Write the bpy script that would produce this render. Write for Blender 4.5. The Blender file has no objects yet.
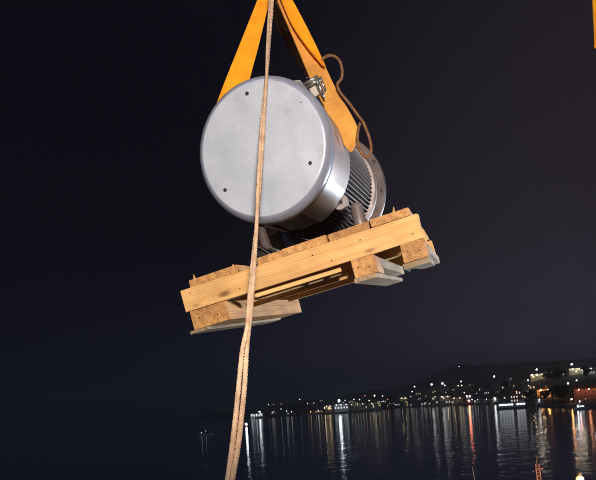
import bpy, bmesh, math, random
from mathutils import Vector, Matrix, noise
R = math.radians
rnd = random.Random(7)
S = bpy.context.scene
COL = S.collection

# ------------------------------------------------------------------ camera
CAMH = 8.0
F_PX, PX, PY = 597.0, 298.0, 397.0          # focal length and principal point in photo pixels (596 wide)
PITCH, ROLL = R(1.0), R(3.9)
cam_d = bpy.data.cameras.new("camera")
cam = bpy.data.objects.new("camera", cam_d); COL.objects.link(cam); S.camera = cam
cam_d.sensor_fit = 'HORIZONTAL'; cam_d.sensor_width = 36
cam_d.lens = F_PX / 596 * 36
cam_d.shift_y = (PY - 240) / 596
cam_d.clip_start = 0.05; cam_d.clip_end = 20000
fwd = Vector((0, math.cos(PITCH), math.sin(PITCH)))
up0 = Vector((0, -math.sin(PITCH), math.cos(PITCH)))
rt0 = Vector((1, 0, 0))
rt = rt0 * math.cos(ROLL) - up0 * math.sin(ROLL)
up = rt0 * math.sin(ROLL) + up0 * math.cos(ROLL)
CP = Vector((0, 0, CAMH))
cam.matrix_world = Matrix(((rt.x, up.x, -fwd.x, 0), (rt.y, up.y, -fwd.y, 0), (rt.z, up.z, -fwd.z, CAMH), (0, 0, 0, 1)))

def ray(px, py):
    return fwd + rt * ((px - PX) / F_PX) - up * ((py - PY) / F_PX)
def W(px, py, d):
    return CP + ray(px, py) * d

# ------------------------------------------------------------------ render settings
S.view_settings.view_transform = 'Standard'; S.view_settings.look = 'None'
S.view_settings.exposure = 0; S.view_settings.gamma = 1
S.cycles.use_denoising = True
S.cycles.max_bounces = 6; S.cycles.sample_clamp_indirect = 4.0
S.cycles.use_light_tree = True

# ------------------------------------------------------------------ night sky
world = bpy.data.worlds.new("World"); S.world = world; world.use_nodes = True
nt = world.node_tree; nt.nodes.clear()
wo = nt.nodes.new('ShaderNodeOutputWorld')
sky = nt.nodes.new('ShaderNodeTexSky'); sky.sky_type = 'NISHITA'; sky.sun_disc = False
sky.sun_elevation = R(-7); sky.sun_rotation = R(60)
bg1 = nt.nodes.new('ShaderNodeBackground'); bg1.inputs[1].default_value = 0.05
nt.links.new(sky.outputs[0], bg1.inputs[0])
# light-polluted air: brighter low down and over the town, which lies ahead and to the right
tc = nt.nodes.new('ShaderNodeTexCoord')
dot = nt.nodes.new('ShaderNodeVectorMath'); dot.operation = 'DOT_PRODUCT'
gd = Vector((0.75, 0.75, 0.02)).normalized(); dot.inputs[1].default_value = gd
nt.links.new(tc.outputs['Generated'], dot.inputs[0])
mr = nt.nodes.new('ShaderNodeMapRange'); mr.interpolation_type = 'SMOOTHSTEP'
mr.inputs[1].default_value = 0.55; mr.inputs[2].default_value = 1.06
nt.links.new(dot.outputs['Value'], mr.inputs[0])
mx = nt.nodes.new('ShaderNodeMix'); mx.data_type = 'RGBA'
mx.inputs[6].default_value = (0.0026, 0.0019, 0.0046, 1)
mx.inputs[7].default_value = (0.027, 0.0195, 0.027, 1)
nt.links.new(mr.outputs[0], mx.inputs[0])
bg2 = nt.nodes.new('ShaderNodeBackground'); nt.links.new(mx.outputs[2], bg2.inputs[0])
# glow of the town's lights in the air low over the far shore
sx = nt.nodes.new('ShaderNodeSeparateXYZ'); nt.links.new(tc.outputs['Generated'], sx.inputs[0])
el = nt.nodes.new('ShaderNodeMapRange'); el.interpolation_type = 'SMOOTHERSTEP'
el.inputs[1].default_value = 0.30; el.inputs[2].default_value = -0.03; nt.links.new(sx.outputs['Z'], el.inputs[0])
az = nt.nodes.new('ShaderNodeMapRange'); az.interpolation_type = 'SMOOTHSTEP'
az.inputs[1].default_value = -0.55; az.inputs[2].default_value = 0.40; nt.links.new(sx.outputs['X'], az.inputs[0])
pm = nt.nodes.new('ShaderNodeMath'); pm.operation = 'MULTIPLY'; nt.links.new(el.outputs[0], pm.inputs[0]); nt.links.new(az.outputs[0], pm.inputs[1])
bg3 = nt.nodes.new('ShaderNodeBackground'); bg3.inputs[0].default_value = (0.0120, 0.0150, 0.034, 1); nt.links.new(pm.outputs[0], bg3.inputs[1])
ad3 = nt.nodes.new('ShaderNodeAddShader'); nt.links.new(bg2.outputs[0], ad3.inputs[0]); nt.links.new(bg3.outputs[0], ad3.inputs[1])
ad = nt.nodes.new('ShaderNodeAddShader')
nt.links.new(bg1.outputs[0], ad.inputs[0]); nt.links.new(ad3.outputs[0], ad.inputs[1])
nt.links.new(ad.outputs[0], wo.inputs[0])

# ------------------------------------------------------------------ the ship's deck floodlights that light the load
def lamp(name, kind, loc, target, energy, color, size=0.3, cone=60):
    ld = bpy.data.lights.new(name, kind); ld.energy = energy; ld.color = color
    if kind == 'SPOT':
        ld.spot_size = R(cone); ld.spot_blend = 0.6; ld.shadow_soft_size = size
    o = bpy.data.objects.new(name, ld); COL.objects.link(o); o.location = loc
    o.rotation_euler = (Vector(target) - Vector(loc)).to_track_quat('-Z', 'Y').to_euler()
    return o
LOADC = W(290, 200, 3.4)
# frame of the hanging load: X along the near side of the pallet, Y away, Z up
RM = ((0.922808707981901, 0.27843860338250115, -0.2662630891039479), (-0.2285560140613672, -0.16070255007868678, -0.9601754208656808), (-0.3101390605988784, 0.9469142699023019, -0.08465889525759127))
TC = (-0.5331882845513707, -0.33220393941242066, 2.99204566461688)
def c2w(v): return rt * v[0] - up * v[1] + fwd * v[2]
ax = [c2w((RM[0][i], RM[1][i], RM[2][i])) for i in range(3)]
og = CP + c2w(TC)
GM = Matrix(((ax[0].x, ax[1].x, ax[2].x, og.x), (ax[0].y, ax[1].y, ax[2].y, og.y), (ax[0].z, ax[1].z, ax[2].z, og.z), (0, 0, 0, 1)))
def G(x, y, z): return GM @ Vector((x, y, z))

SIDE = W(655, 335, 5.6)
lamp("deck_floodlight", 'SPOT', CP + (ray(272, -30) - ray(229, 482)) * 1.9 - ray(257, 220) * 1.5, LOADC, 1150, (1.0, 0.89, 0.78), 0.16, 55)
lamp("side_floodlight", 'SPOT', SIDE, LOADC, 1100, (0.84, 0.92, 1.0), 0.40, 50)

# moon-toned fill from high behind the viewer, added to lift the dark water
sd = bpy.data.lights.new('added_bay_fill', 'SUN'); sd.energy = 0.30; sd.angle = R(.5); sd.color = (.70, .82, 1)
so = bpy.data.objects.new('added_bay_fill', sd); COL.objects.link(so); so.rotation_euler = (R(40), 0, R(-35))

# ================================================================== materials
MATS = {}
def mat(name, base, rough=0.6, metal=0.0, emit=None, es=0, noise_s=0, noise_amt=0.0, bump=0.0, bump_s=40, stretch=None, col2=None, spec=0.5, rand=0.0):
    if name in MATS: return MATS[name]
    m = bpy.data.materials.new(name); m.use_nodes = True; MATS[name] = m
    n = m.node_tree; b = n.nodes['Principled BSDF']
    b.inputs['Base Color'].default_value = (*base, 1); b.inputs['Roughness'].default_value = rough
    b.inputs['Metallic'].default_value = metal; b.inputs['Specular IOR Level'].default_value = spec
    if emit:
        b.inputs['Emission Color'].default_value = (*emit, 1); b.inputs['Emission Strength'].default_value = es
    if noise_s or bump or rand:
        t = n.nodes.new('ShaderNodeTexCoord'); mp = n.nodes.new('ShaderNodeMapping')
        n.links.new(t.outputs['Object'], mp.inputs[0])
        if stretch: mp.inputs['Scale'].default_value = stretch
        oi = n.nodes.new('ShaderNodeObjectInfo')
        vm = n.nodes.new('ShaderNodeVectorMath'); vm.operation = 'ADD'
        n.links.new(mp.outputs[0], vm.inputs[0]); n.links.new(oi.outputs['Random'], vm.inputs[1])
        last = None
        if noise_s:
            nz = n.nodes.new('ShaderNodeTexNoise'); nz.inputs['Scale'].default_value = noise_s; nz.inputs['Detail'].default_value = 6
            nz.inputs['Roughness'].default_value = 0.65
            n.links.new(vm.outputs[0], nz.inputs['Vector'])
            cr = n.nodes.new('ShaderNodeValToRGB'); cr.color_ramp.elements[0].position = 0.35; cr.color_ramp.elements[1].position = 0.68
            c2 = col2 or tuple(c * (1 - noise_amt) for c in base)
            cr.color_ramp.elements[0].color = (*c2, 1); cr.color_ramp.elements[1].color = (*base, 1)
            n.links.new(nz.outputs['Fac'], cr.inputs[0]); last = cr.outputs[0]
            rr = n.nodes.new('ShaderNodeMapRange'); rr.inputs[3].default_value = min(1, rough + .1); rr.inputs[4].default_value = max(.05, rough - .06)
            n.links.new(nz.outputs['Fac'], rr.inputs[0]); n.links.new(rr.outputs[0], b.inputs['Roughness'])
        if rand and last is not None:
            hv = n.nodes.new('ShaderNodeHueSaturation')
            r2 = n.nodes.new('ShaderNodeMapRange'); r2.inputs[3].default_value = 1 - rand; r2.inputs[4].default_value = 1 + rand
            n.links.new(oi.outputs['Random'], r2.inputs[0]); n.links.new(r2.outputs[0], hv.inputs['Value'])
            n.links.new(last, hv.inputs['Color']); last = hv.outputs[0]
        if last is not None: n.links.new(last, b.inputs['Base Color'])
        if bump:
            bz = n.nodes.new('ShaderNodeTexNoise'); bz.inputs['Scale'].default_value = bump_s; bz.inputs['Detail'].default_value = 5
            n.links.new(vm.outputs[0], bz.inputs['Vector'])
            bp = n.nodes.new('ShaderNodeBump'); bp.inputs['Strength'].default_value = bump; bp.inputs['Distance'].default_value = 0.01
            n.links.new(bz.outputs['Fac'], bp.inputs['Height']); n.links.new(bp.outputs[0], b.inputs['Normal'])
    return m

def wood_mat(name, base, dark, knots=0.5):
    m = bpy.data.materials.new(name); m.use_nodes = True; MATS[name] = m
    n = m.node_tree; L = n.links.new; b = n.nodes['Principled BSDF']
    b.inputs['Roughness'].default_value = 0.72; b.inputs['Specular IOR Level'].default_value = 0.25
    t = n.nodes.new('ShaderNodeTexCoord'); oi = n.nodes.new('ShaderNodeObjectInfo')
    sc = n.nodes.new('ShaderNodeVectorMath'); sc.operation = 'SCALE'; sc.inputs[3].default_value = 7.3
    cmb = n.nodes.new('ShaderNodeCombineXYZ')
    for i in range(3): L(oi.outputs['Random'], cmb.inputs[i])
    L(cmb.outputs[0], sc.inputs[0])
    av = n.nodes.new('ShaderNodeVectorMath'); av.operation = 'ADD'
    L(t.outputs['Object'], av.inputs[0]); L(sc.outputs[0], av.inputs[1])
    # grain running along local X
    mp = n.nodes.new('ShaderNodeMapping'); mp.inputs['Scale'].default_value = (1.6, 26, 26); L(av.outputs[0], mp.inputs[0])
    g = n.nodes.new('ShaderNodeTexNoise'); g.inputs['Scale'].default_value = 1.6; g.inputs['Detail'].default_value = 7; g.inputs['Distortion'].default_value = 0.6
    L(mp.outputs[0], g.inputs['Vector'])
    cr = n.nodes.new('ShaderNodeValToRGB'); e = cr.color_ramp.elements
    e[0].position = 0.32; e[0].color = (*dark, 1); e[1].position = 0.62; e[1].color = (*base, 1)
    # growth rings about the log's own axis (local X): arcs on cut ends, lines along the faces
    mo = n.nodes.new('ShaderNodeVectorMath'); mo.operation = 'MULTIPLY_ADD'; mo.inputs[1].default_value = (.12, 1, 1)
    c3 = n.nodes.new('ShaderNodeCombineXYZ')
    r5 = n.nodes.new('ShaderNodeMapRange'); r5.inputs[3].default_value = .03; r5.inputs[4].default_value = .11; L(oi.outputs['Random'], r5.inputs[0]); L(r5.outputs[0], c3.inputs[1]); c3.inputs[2].default_value = -.06
    L(t.outputs['Object'], mo.inputs[0]); L(c3.outputs[0], mo.inputs[2])
    wv = n.nodes.new('ShaderNodeTexWave'); wv.wave_type = 'RINGS'; wv.rings_direction = 'X'; wv.inputs['Scale'].default_value = 26; wv.inputs['Distortion'].default_value = 4.0; wv.inputs['Detail'].default_value = 3; wv.inputs['Detail Scale'].default_value = .7
    L(mo.outputs[0], wv.inputs['Vector'])
    mm = n.nodes.new('ShaderNodeMix'); mm.inputs[0].default_value = .13; L(g.outputs['Fac'], mm.inputs[2]); L(wv.outputs['Fac'], mm.inputs[3])
    L(mm.outputs[0], cr.inputs[0])
    # knots
    mk = n.nodes.new('ShaderNodeMapping'); mk.inputs['Scale'].default_value = (5.5, 13, 13); L(av.outputs[0], mk.inputs[0])
    vo = n.nodes.new('ShaderNodeTexVoronoi'); vo.inputs['Scale'].default_value = 1.0; L(mk.outputs[0], vo.inputs['Vector'])
    kr = n.nodes.new('ShaderNodeMapRange'); kr.interpolation_type = 'SMOOTHSTEP'
    kr.inputs[1].default_value = 0.06; kr.inputs[2].default_value = 0.26; kr.inputs[3].default_value = knots; kr.inputs[4].default_value = 0
    L(vo.outputs['Distance'], kr.inputs[0])
    sep = n.nodes.new('ShaderNodeSeparateColor'); L(vo.outputs['Color'], sep.inputs[0])
    gt = n.nodes.new('ShaderNodeMath'); gt.operation = 'GREATER_THAN'; gt.inputs[1].default_value = 0.74; L(sep.outputs[0], gt.inputs[0])
    kmul = n.nodes.new('ShaderNodeMath'); kmul.operation = 'MULTIPLY'; L(kr.outputs[0], kmul.inputs[0]); L(gt.outputs[0], kmul.inputs[1]); kr = kmul
    m1 = n.nodes.new('ShaderNodeMix'); m1.data_type = 'RGBA'; m1.inputs[7].default_value = (0.17, 0.07, 0.025, 1)
    L(kr.outputs[0], m1.inputs[0]); L(cr.outputs[0], m1.inputs[6])
    # broad grime
    d = n.nodes.new('ShaderNodeTexNoise'); d.inputs['Scale'].default_value = 5; d.inputs['Detail'].default_value = 4; L(av.outputs[0], d.inputs['Vector'])
    dr = n.nodes.new('ShaderNodeMapRange'); dr.inputs[1].default_value = 0.45; dr.inputs[2].default_value = 0.75; dr.inputs[3].default_value = 0; dr.inputs[4].default_value = 0.6
    L(d.outputs['Fac'], dr.inputs[0])
    m2 = n.nodes.new('ShaderNodeMix'); m2.data_type = 'RGBA'; m2.inputs[7].default_value = (dark[0] * .62, dark[1] * .62, dark[2] * .7, 1)
    L(dr.outputs[0], m2.inputs[0]); L(m1.outputs[2], m2.inputs[6])
    hv = n.nodes.new('ShaderNodeHueSaturation'); r2 = n.nodes.new('ShaderNodeMapRange')
    r2.inputs[3].default_value = 0.85; r2.inputs[4].default_value = 1.1
    L(oi.outputs['Random'], r2.inputs[0]); L(r2.outputs[0], hv.inputs['Value']); L(m2.outputs[2], hv.inputs['Color'])
    L(hv.outputs[0], b.inputs['Base Color'])
    bp = n.nodes.new('ShaderNodeBump'); bp.inputs['Strength'].default_value = 0.5; bp.inputs['Distance'].default_value = 0.004
    L(g.outputs['Fac'], bp.inputs['Height']); L(bp.outputs[0], b.inputs['Normal'])
    return m

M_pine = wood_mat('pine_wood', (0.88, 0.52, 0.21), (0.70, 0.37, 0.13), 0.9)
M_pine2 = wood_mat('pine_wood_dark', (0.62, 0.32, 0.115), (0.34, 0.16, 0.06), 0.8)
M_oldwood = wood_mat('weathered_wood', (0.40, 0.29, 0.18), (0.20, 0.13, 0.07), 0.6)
M_cover = mat('grey_cover_paint', (0.50, 0.53, 0.595), 0.42, 0.1, noise_s=4.5, col2=(0.37, 0.40, 0.475), bump=0.08, bump_s=14)
M_rim = mat('silver_rim', (0.36, 0.38, 0.48), 0.28, 0.3, noise_s=9, noise_amt=0.2)
M_skirt = mat('silver_skirt', (0.40, 0.33, 0.335), 0.40, 0.25, noise_s=5, noise_amt=0.25, bump=0.05, bump_s=8)
M_frame = mat('motor_iron', (0.075, 0.048, 0.043), 0.68, 0.0, noise_s=12, noise_amt=0.4, bump=0.3, bump_s=60)
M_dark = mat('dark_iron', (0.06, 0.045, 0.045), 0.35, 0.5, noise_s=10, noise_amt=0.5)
M_flange = mat('machined_flange', (0.34, 0.27, 0.26), 0.42, 0.25, noise_s=14, noise_amt=0.45)
M_bolt = mat('bolt_steel', (0.55, 0.54, 0.52), 0.3, 0.9)
M_hole = mat('screw_black', (0.02, 0.02, 0.02), 0.6, 0.3)
def web_mat(name, base, dark, dirt=.35):
    m = bpy.data.materials.new(name); m.use_nodes = True; n = m.node_tree; L = n.links.new; b = n.nodes['Principled BSDF']
    b.inputs['Roughness'].default_value = .8; b.inputs['Specular IOR Level'].default_value = .2
    uv = n.nodes.new('ShaderNodeUVMap'); sp = n.nodes.new('ShaderNodeSeparateXYZ'); L(uv.outputs[0], sp.inputs[0])
    w1 = n.nodes.new('ShaderNodeMath'); w1.operation = 'MULTIPLY'; w1.inputs[1].default_value = 2 * math.pi * 9; L(sp.outputs[0], w1.inputs[0])
    s1 = n.nodes.new('ShaderNodeMath'); s1.operation = 'SINE'; L(w1.outputs[0], s1.inputs[0])
    w2 = n.nodes.new('ShaderNodeMath'); w2.operation = 'MULTIPLY'; w2.inputs[1].default_value = 2 * math.pi * 150; L(sp.outputs[1], w2.inputs[0])
    s2 = n.nodes.new('ShaderNodeMath'); s2.operation = 'SINE'; L(w2.outputs[0], s2.inputs[0])
    h_ = n.nodes.new('ShaderNodeMath'); h_.operation = 'MULTIPLY_ADD'; h_.inputs[1].default_value = .35; L(s2.outputs[0], h_.inputs[0]); L(s1.outputs[0], h_.inputs[2])
    bp = n.nodes.new('ShaderNodeBump'); bp.inputs['Strength'].default_value = .35; bp.inputs['Distance'].default_value = .0016; L(h_.outputs[0], bp.inputs['Height']); L(bp.outputs[0], b.inputs['Normal'])
    t = n.nodes.new('ShaderNodeTexCoord'); mp = n.nodes.new('ShaderNodeMapping'); mp.inputs['Scale'].default_value = (6, 6, 6); L(t.outputs['Object'], mp.inputs[0])
    nz = n.nodes.new('ShaderNodeTexNoise'); nz.inputs['Scale'].default_value = 1.6; nz.inputs['Detail'].default_value = 8; nz.inputs['Roughness'].default_value = .7; L(mp.outputs[0], nz.inputs['Vector'])
    cr = n.nodes.new('ShaderNodeValToRGB'); e = cr.color_ramp.elements; e[0].position = .36; e[0].color = (*dark, 1); e[1].position = .6; e[1].color = (*base, 1); L(nz.outputs['Fac'], cr.inputs[0])
    mr_ = n.nodes.new('ShaderNodeMapRange'); mr_.inputs[1].default_value = -1; mr_.inputs[2].default_value = 1; mr_.inputs[3].default_value = .05; mr_.inputs[4].default_value = 0; L(s1.outputs[0], mr_.inputs[0])
    mx_ = n.nodes.new('ShaderNodeMix'); mx_.data_type = 'RGBA'; mx_.inputs[7].default_value = (dark[0] * .6, dark[1] * .55, dark[2] * .6, 1); L(mr_.outputs[0], mx_.inputs[0]); L(cr.outputs[0], mx_.inputs[6]); L(mx_.outputs[2], b.inputs['Base Color'])
    return m
M_webbing = web_mat('orange_webbing', (0.97, 0.38, 0.015), (0.80, 0.27, 0.012))
M_webdull = web_mat('dull_webbing', (0.74, 0.34, 0.07), (0.56, 0.245, 0.055))  # duller, less saturated orange
M_webshade = web_mat('shaded_brown_webbing', (0.14, 0.065, 0.035), (0.08, 0.035, 0.02))  # shade on the back leg painted in as dark brown
M_thread = mat('stitch_thread', (0.60, 0.28, 0.07), 0.8)
M_rope = mat('tan_rope', (0.68, 0.46, 0.31), 0.85, 0, noise_s=16, col2=(0.42, 0.27, 0.17), bump=0.6, bump_s=180, spec=0.2)
M_ropebrown = mat('brown_rope', (0.27, 0.13, 0.06), 0.85, 0, noise_s=60, noise_amt=0.5, spec=0.2)
M_hook = mat('hook_paint', (0.55, 0.30, 0.04), 0.4, 0.3, noise_s=10, noise_amt=0.3)
M_cable = mat('wire_rope', (0.25, 0.25, 0.26), 0.4, 0.9)

def emis(name, col, s):
    return mat(name, (0.8, 0.8, 0.8), 0.5, emit=col, es=s)
CW, CWM, CO, CR = (0.86, 0.93, 1.0), (1.0, 0.80, 0.50), (1.0, 0.42, 0.12), (1.0, 0.22, 0.10)

# ================================================================== mesh helpers
def finish(name, bm, m, parent=None, smooth=False, kind=None, label=None):
    bmesh.ops.recalc_face_normals(bm, faces=bm.faces)
    me = bpy.data.meshes.new(name); bm.to_mesh(me); bm.free()
    if m: me.materials.append(m)
    if smooth:
        for p in me.polygons: p.use_smooth = True
    o = bpy.data.objects.new(name, me); COL.objects.link(o)
    if parent: o.parent = parent
    if kind: o['kind'] = kind
    if label: o['label'] = label
    return o
def link(name, me, parent=None, M=None):
    o = bpy.data.objects.new(name, me); COL.objects.link(o)
    if parent: o.parent = parent
    if M is not None: o.matrix_local = M
    return o
def tag(o, label, cat, group=None):
    o['label'] = label; o['category'] = cat
    if group: o['group'] = group
    return o
def empty(name, loc=(0, 0, 0), label=None, cat=None, group=None, rz=0):
    o = bpy.data.objects.new(name, None); COL.objects.link(o); o.location = loc; o.rotation_euler[2] = rz
    if label: tag(o, label, cat, group)
    return o
def bx(bm, x0, x1, y0, y1, z0, z1):
    v = [bm.verts.new(p) for p in ((x0,y0,z0),(x1,y0,z0),(x1,y1,z0),(x0,y1,z0),(x0,y0,z1),(x1,y0,z1),(x1,y1,z1),(x0,y1,z1))]
    for f in ((0,3,2,1),(4,5,6,7),(0,1,5,4),(1,2,6,5),(2,3,7,6),(3,0,4,7)): bm.faces.new([v[i] for i in f])
    return v
def box(name, m, parent, *a, bevel=0.0, kind=None):
    bm = bmesh.new(); bx(bm, *a)
    if bevel: bmesh.ops.bevel(bm, geom=bm.edges[:], offset=bevel, segments=2, affect='EDGES')
    return finish(name, bm, m, parent, kind=kind)
def tube(bm, pts, r, n=8, cap=True):
    pts = [Vector(p) for p in pts]; rings = []
    rs = r if isinstance(r, (list, tuple)) else [r] * len(pts)
    T0 = (pts[1] - pts[0]).normalized()
    ref = Vector((0, 0, 1)) if abs(T0.z) < 0.9 else Vector((1, 0, 0))
    N = T0.cross(ref).normalized()
    for i, p in enumerate(pts):
        T = (pts[min(i + 1, len(pts) - 1)] - pts[max(i - 1, 0)]).normalized()
        N = (N - T * N.dot(T)).normalized(); Bn = T.cross(N)
        rings.append([bm.verts.new(p + (N * math.cos(2 * math.pi * k / n) + Bn * math.sin(2 * math.pi * k / n)) * rs[i]) for k in range(n)])
    for a, b in zip(rings, rings[1:]):
        for k in range(n): bm.faces.new((a[k], a[(k + 1) % n], b[(k + 1) % n], b[k]))
    if cap: bm.faces.new(rings[0][::-1]); bm.faces.new(rings[-1])
def lathe_y(bm, prof, n=96, cx=0, cz=0, a0=0, a1=360):
    """profile of (radius, y) turned about an axis along Y"""
    full = abs(a1 - a0) >= 360; cnt = n if full else n + 1; rings = []
    for r, y in prof:
        if r < 1e-6: rings.append([bm.verts.new((cx, y, cz))]); continue
        rings.append([bm.verts.new((cx + r * math.sin(R(a0 + (a1 - a0) * k / n)), y, cz + r * math.cos(R(a0 + (a1 - a0) * k / n)))) for k in range(cnt)])
    for a, b in zip(rings, rings[1:]):
        for k in range(n):
            k2 = (k + 1) % cnt
            if len(a) == 1 and len(b) == 1: continue
            if len(a) == 1: bm.faces.new((a[0], b[k], b[k2]))
            elif len(b) == 1: bm.faces.new((a[k], b[0], a[k2]))
            else: bm.faces.new((a[k], b[k], b[k2], a[k2]))
def spline(pts, n=8):
    pts = [Vector(p) for p in pts]; out = []
    P = [pts[0] * 2 - pts[1]] + pts + [pts[-1] * 2 - pts[-2]]
    for i in range(1, len(P) - 2):
        for k in range(n):
            t = k / n; a, b, c, d = P[i - 1], P[i], P[i + 1], P[i + 2]
            out.append(0.5 * ((2 * b) + (c - a) * t + (2 * a - 5 * b + 4 * c - d) * t * t + (3 * b - a - 3 * c + d) * t ** 3))
    out.append(pts[-1]); return out
def band(bm, A, Bp, th=0.007, n=6, sag=0.0):
    """webbing strap between two edge polylines A and Bp, with real thickness and a slight crown"""
    A = spline(A, n); Bp = spline(Bp, n); rows = []
    m = 4
    for i, (a, b) in enumerate(zip(A, Bp)):
        t = (A[min(i + 1, len(A) - 1)] - A[max(i - 1, 0)])
        nn = (b - a).cross(t).normalized()
        top = []; bot = []
        for k in range(m + 1):
            s = k / m; c = nn * (sag * math.sin(math.pi * s) * (b - a).length)
            p = a.lerp(b, s) + c
            top.append(bm.verts.new(p + nn * th / 2)); bot.append(bm.verts.new(p - nn * th / 2))
        rows.append(top + bot[::-1])
    for r0, r1 in zip(rows, rows[1:]):
        L = len(r0)
        for k in range(L): bm.faces.new((r0[k], r0[(k + 1) % L], r1[(k + 1) % L], r1[k]))
    bm.faces.new(rows[0][::-1]); bm.faces.new(rows[-1])
    ul = bm.loops.layers.uv.new('UVMap'); co = {}
    dist = 0
    for i, r_ in enumerate(rows):
        if i: dist += (rows[i][0].co - rows[i - 1][0].co).length
        for k, v in enumerate(r_): co[v] = ((k if k <= m else 2 * m + 1 - k) / m, dist)
    for f in bm.faces:
        for lp_ in f.loops: lp_[ul].uv = co[lp_.vert]

# ================================================================== water and land
wm = bpy.data.materials.new('sea_water'); wm.use_nodes = True
n = wm.node_tree; b = n.nodes['Principled BSDF']; L = n.links.new
b.inputs['Base Color'].default_value = (0.055, 0.090, 0.175, 1); b.inputs['Roughness'].default_value = 0.07
b.inputs['IOR'].default_value = 1.333
t = n.nodes.new('ShaderNodeTexCoord')
h = None
for sc_, w_, st in ((0.22, 1.0, (1, 1, 1)), (0.9, 0.34, (1, 1.3, 1)), (3.2, 0.10, (1, 1.2, 1))):
    mp = n.nodes.new('ShaderNodeMapping'); mp.inputs['Scale'].default_value = st; L(t.outputs['Object'], mp.inputs[0])
    nz = n.nodes.new('ShaderNodeTexNoise'); nz.inputs['Scale'].default_value = sc_; nz.inputs['Detail'].default_value = 2
    L(mp.outputs[0], nz.inputs['Vector'])
    mu = n.nodes.new('ShaderNodeMath'); mu.operation = 'MULTIPLY'; mu.inputs[1].default_value = w_; L(nz.outputs['Fac'], mu.inputs[0])
    if h is None: h = mu.outputs[0]
    else:
        a = n.nodes.new('ShaderNodeMath'); L(h, a.inputs[0]); L(mu.outputs[0], a.inputs[1]); h = a.outputs[0]
bp = n.nodes.new('ShaderNodeBump'); bp.inputs['Strength'].default_value = 1.0; bp.inputs['Distance'].default_value = 0.11
L(h, bp.inputs['Height']); L(bp.outputs[0], b.inputs['Normal'])
bm = bmesh.new()
vs = [bm.verts.new(p) for p in ((-9000, -600, 0), (9000, -600, 0), (9000, 15000, 0), (-9000, 15000, 0))]; bm.faces.new(vs)
sea = finish('water', bm, wm, kind='structure')

SHORE = [(-400, 3500), (-100, 2400), (120, 1500), (205, 900), (235, 620), (262, 560), (300, 600), (337, 545), (372, 560), (400, 640), (450, 560), (500, 450), (520, 340), (560, 262), (596, 232), (700, 190), (900, 150)]
RIDGE = [(-400, 60), (0, 30), (150, 5), (230, 7), (300, 17), (400, 32), (460, 64), (520, 44), (600, 38), (700, 55), (900, 70)]
def interp(T, u):
    if u <= T[0][0]: return T[0][1]
    for (a, x), (c, y) in zip(T, T[1:]):
        if u <= c: return x + (y - x) * (u - a) / (c - a)
    return T[-1][1]
def shore(u): return interp(SHORE, u)
def ground_z(x, y):
    u = PX + F_PX * x / y
    s = shore(u); t = y - s
    if t < 0: return max(-4.0, 1.3 + t * 0.9)
    rise = interp(RIDGE, u); w = 420 if u > 480 else 520
    k = min(1.0, t / w); k = k * k * (3 - 2 * k) * 0.55 + k * 0.45
    return 1.3 + min(t, 12) * 0.02 + rise * k + 3.0 * k * noise.noise(Vector((x * .012, y * .012, 0)))
M_land = mat('night_scrub', (0.060, 0.062, 0.05), 0.95, noise_s=0.05, noise_amt=0.5, bump=0.6, bump_s=0.3)
bm = bmesh.new(); rows = []
us = [-400 + 10 * i for i in range(131)]
offs = [-10, -4, -1.2, 0, 4, 10, 20, 35, 50, 70, 95, 120, 150, 190, 230, 280, 340, 400, 470, 560, 700, 1000, 1600]
for u in us:
    col = []
    for o_ in offs:
        y = shore(u) + o_; x = (u - PX) / F_PX * y
        col.append(bm.verts.new((x, y, ground_z(x, y))))
    rows.append(col)
for a, c in zip(rows, rows[1:]):
    for k in range(len(offs) - 1): bm.faces.new((a[k], c[k], c[k + 1], a[k + 1]))
finish('hills', bm, M_land, smooth=True, kind='structure')
# stone quay along the town front
M_quay = mat('quay_stone', (0.30, 0.28, 0.25), 0.9, noise_s=0.8, noise_amt=0.4)
bm = bmesh.new(); prev = None
for i in range(61):
    u = 300 + i * 5.5; y = shore(u); 
    pts = []
    for dy, z in ((-1.4, -1), (-1.4, 1.25), (5.5, 1.32)):
        yy = y + dy; pts.append(bm.verts.new(((u - PX) / F_PX * yy, yy, z + (0.25 if dy > 0 else 0.2))))
    if prev:
        for k in range(2): bm.faces.new((prev[k], pts[k], pts[k + 1], prev[k + 1]))
    prev = pts
finish('quay', bm, M_quay, kind='structure')

def spot_on_land(px, py, h, dmin=None):
    """the place along the sight line of a photo pixel where something h metres tall just reaches that line"""
    r = ray(px, py); best = None
    u0 = PX + F_PX * r.x / r.y
    d = dmin or (shore(u0) + 3)
    while d < 1500:
        p = CP + r * (d / r.y); g = ground_z(p.x, p.y)
        e = p.z - h - g
        if e <= 0: return Vector((p.x, p.y, g)), p
        if best is None or e < best[0]: best = (e, Vector((p.x, p.y, g)), p)
        d += 4
    return best[1], best[2]

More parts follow.
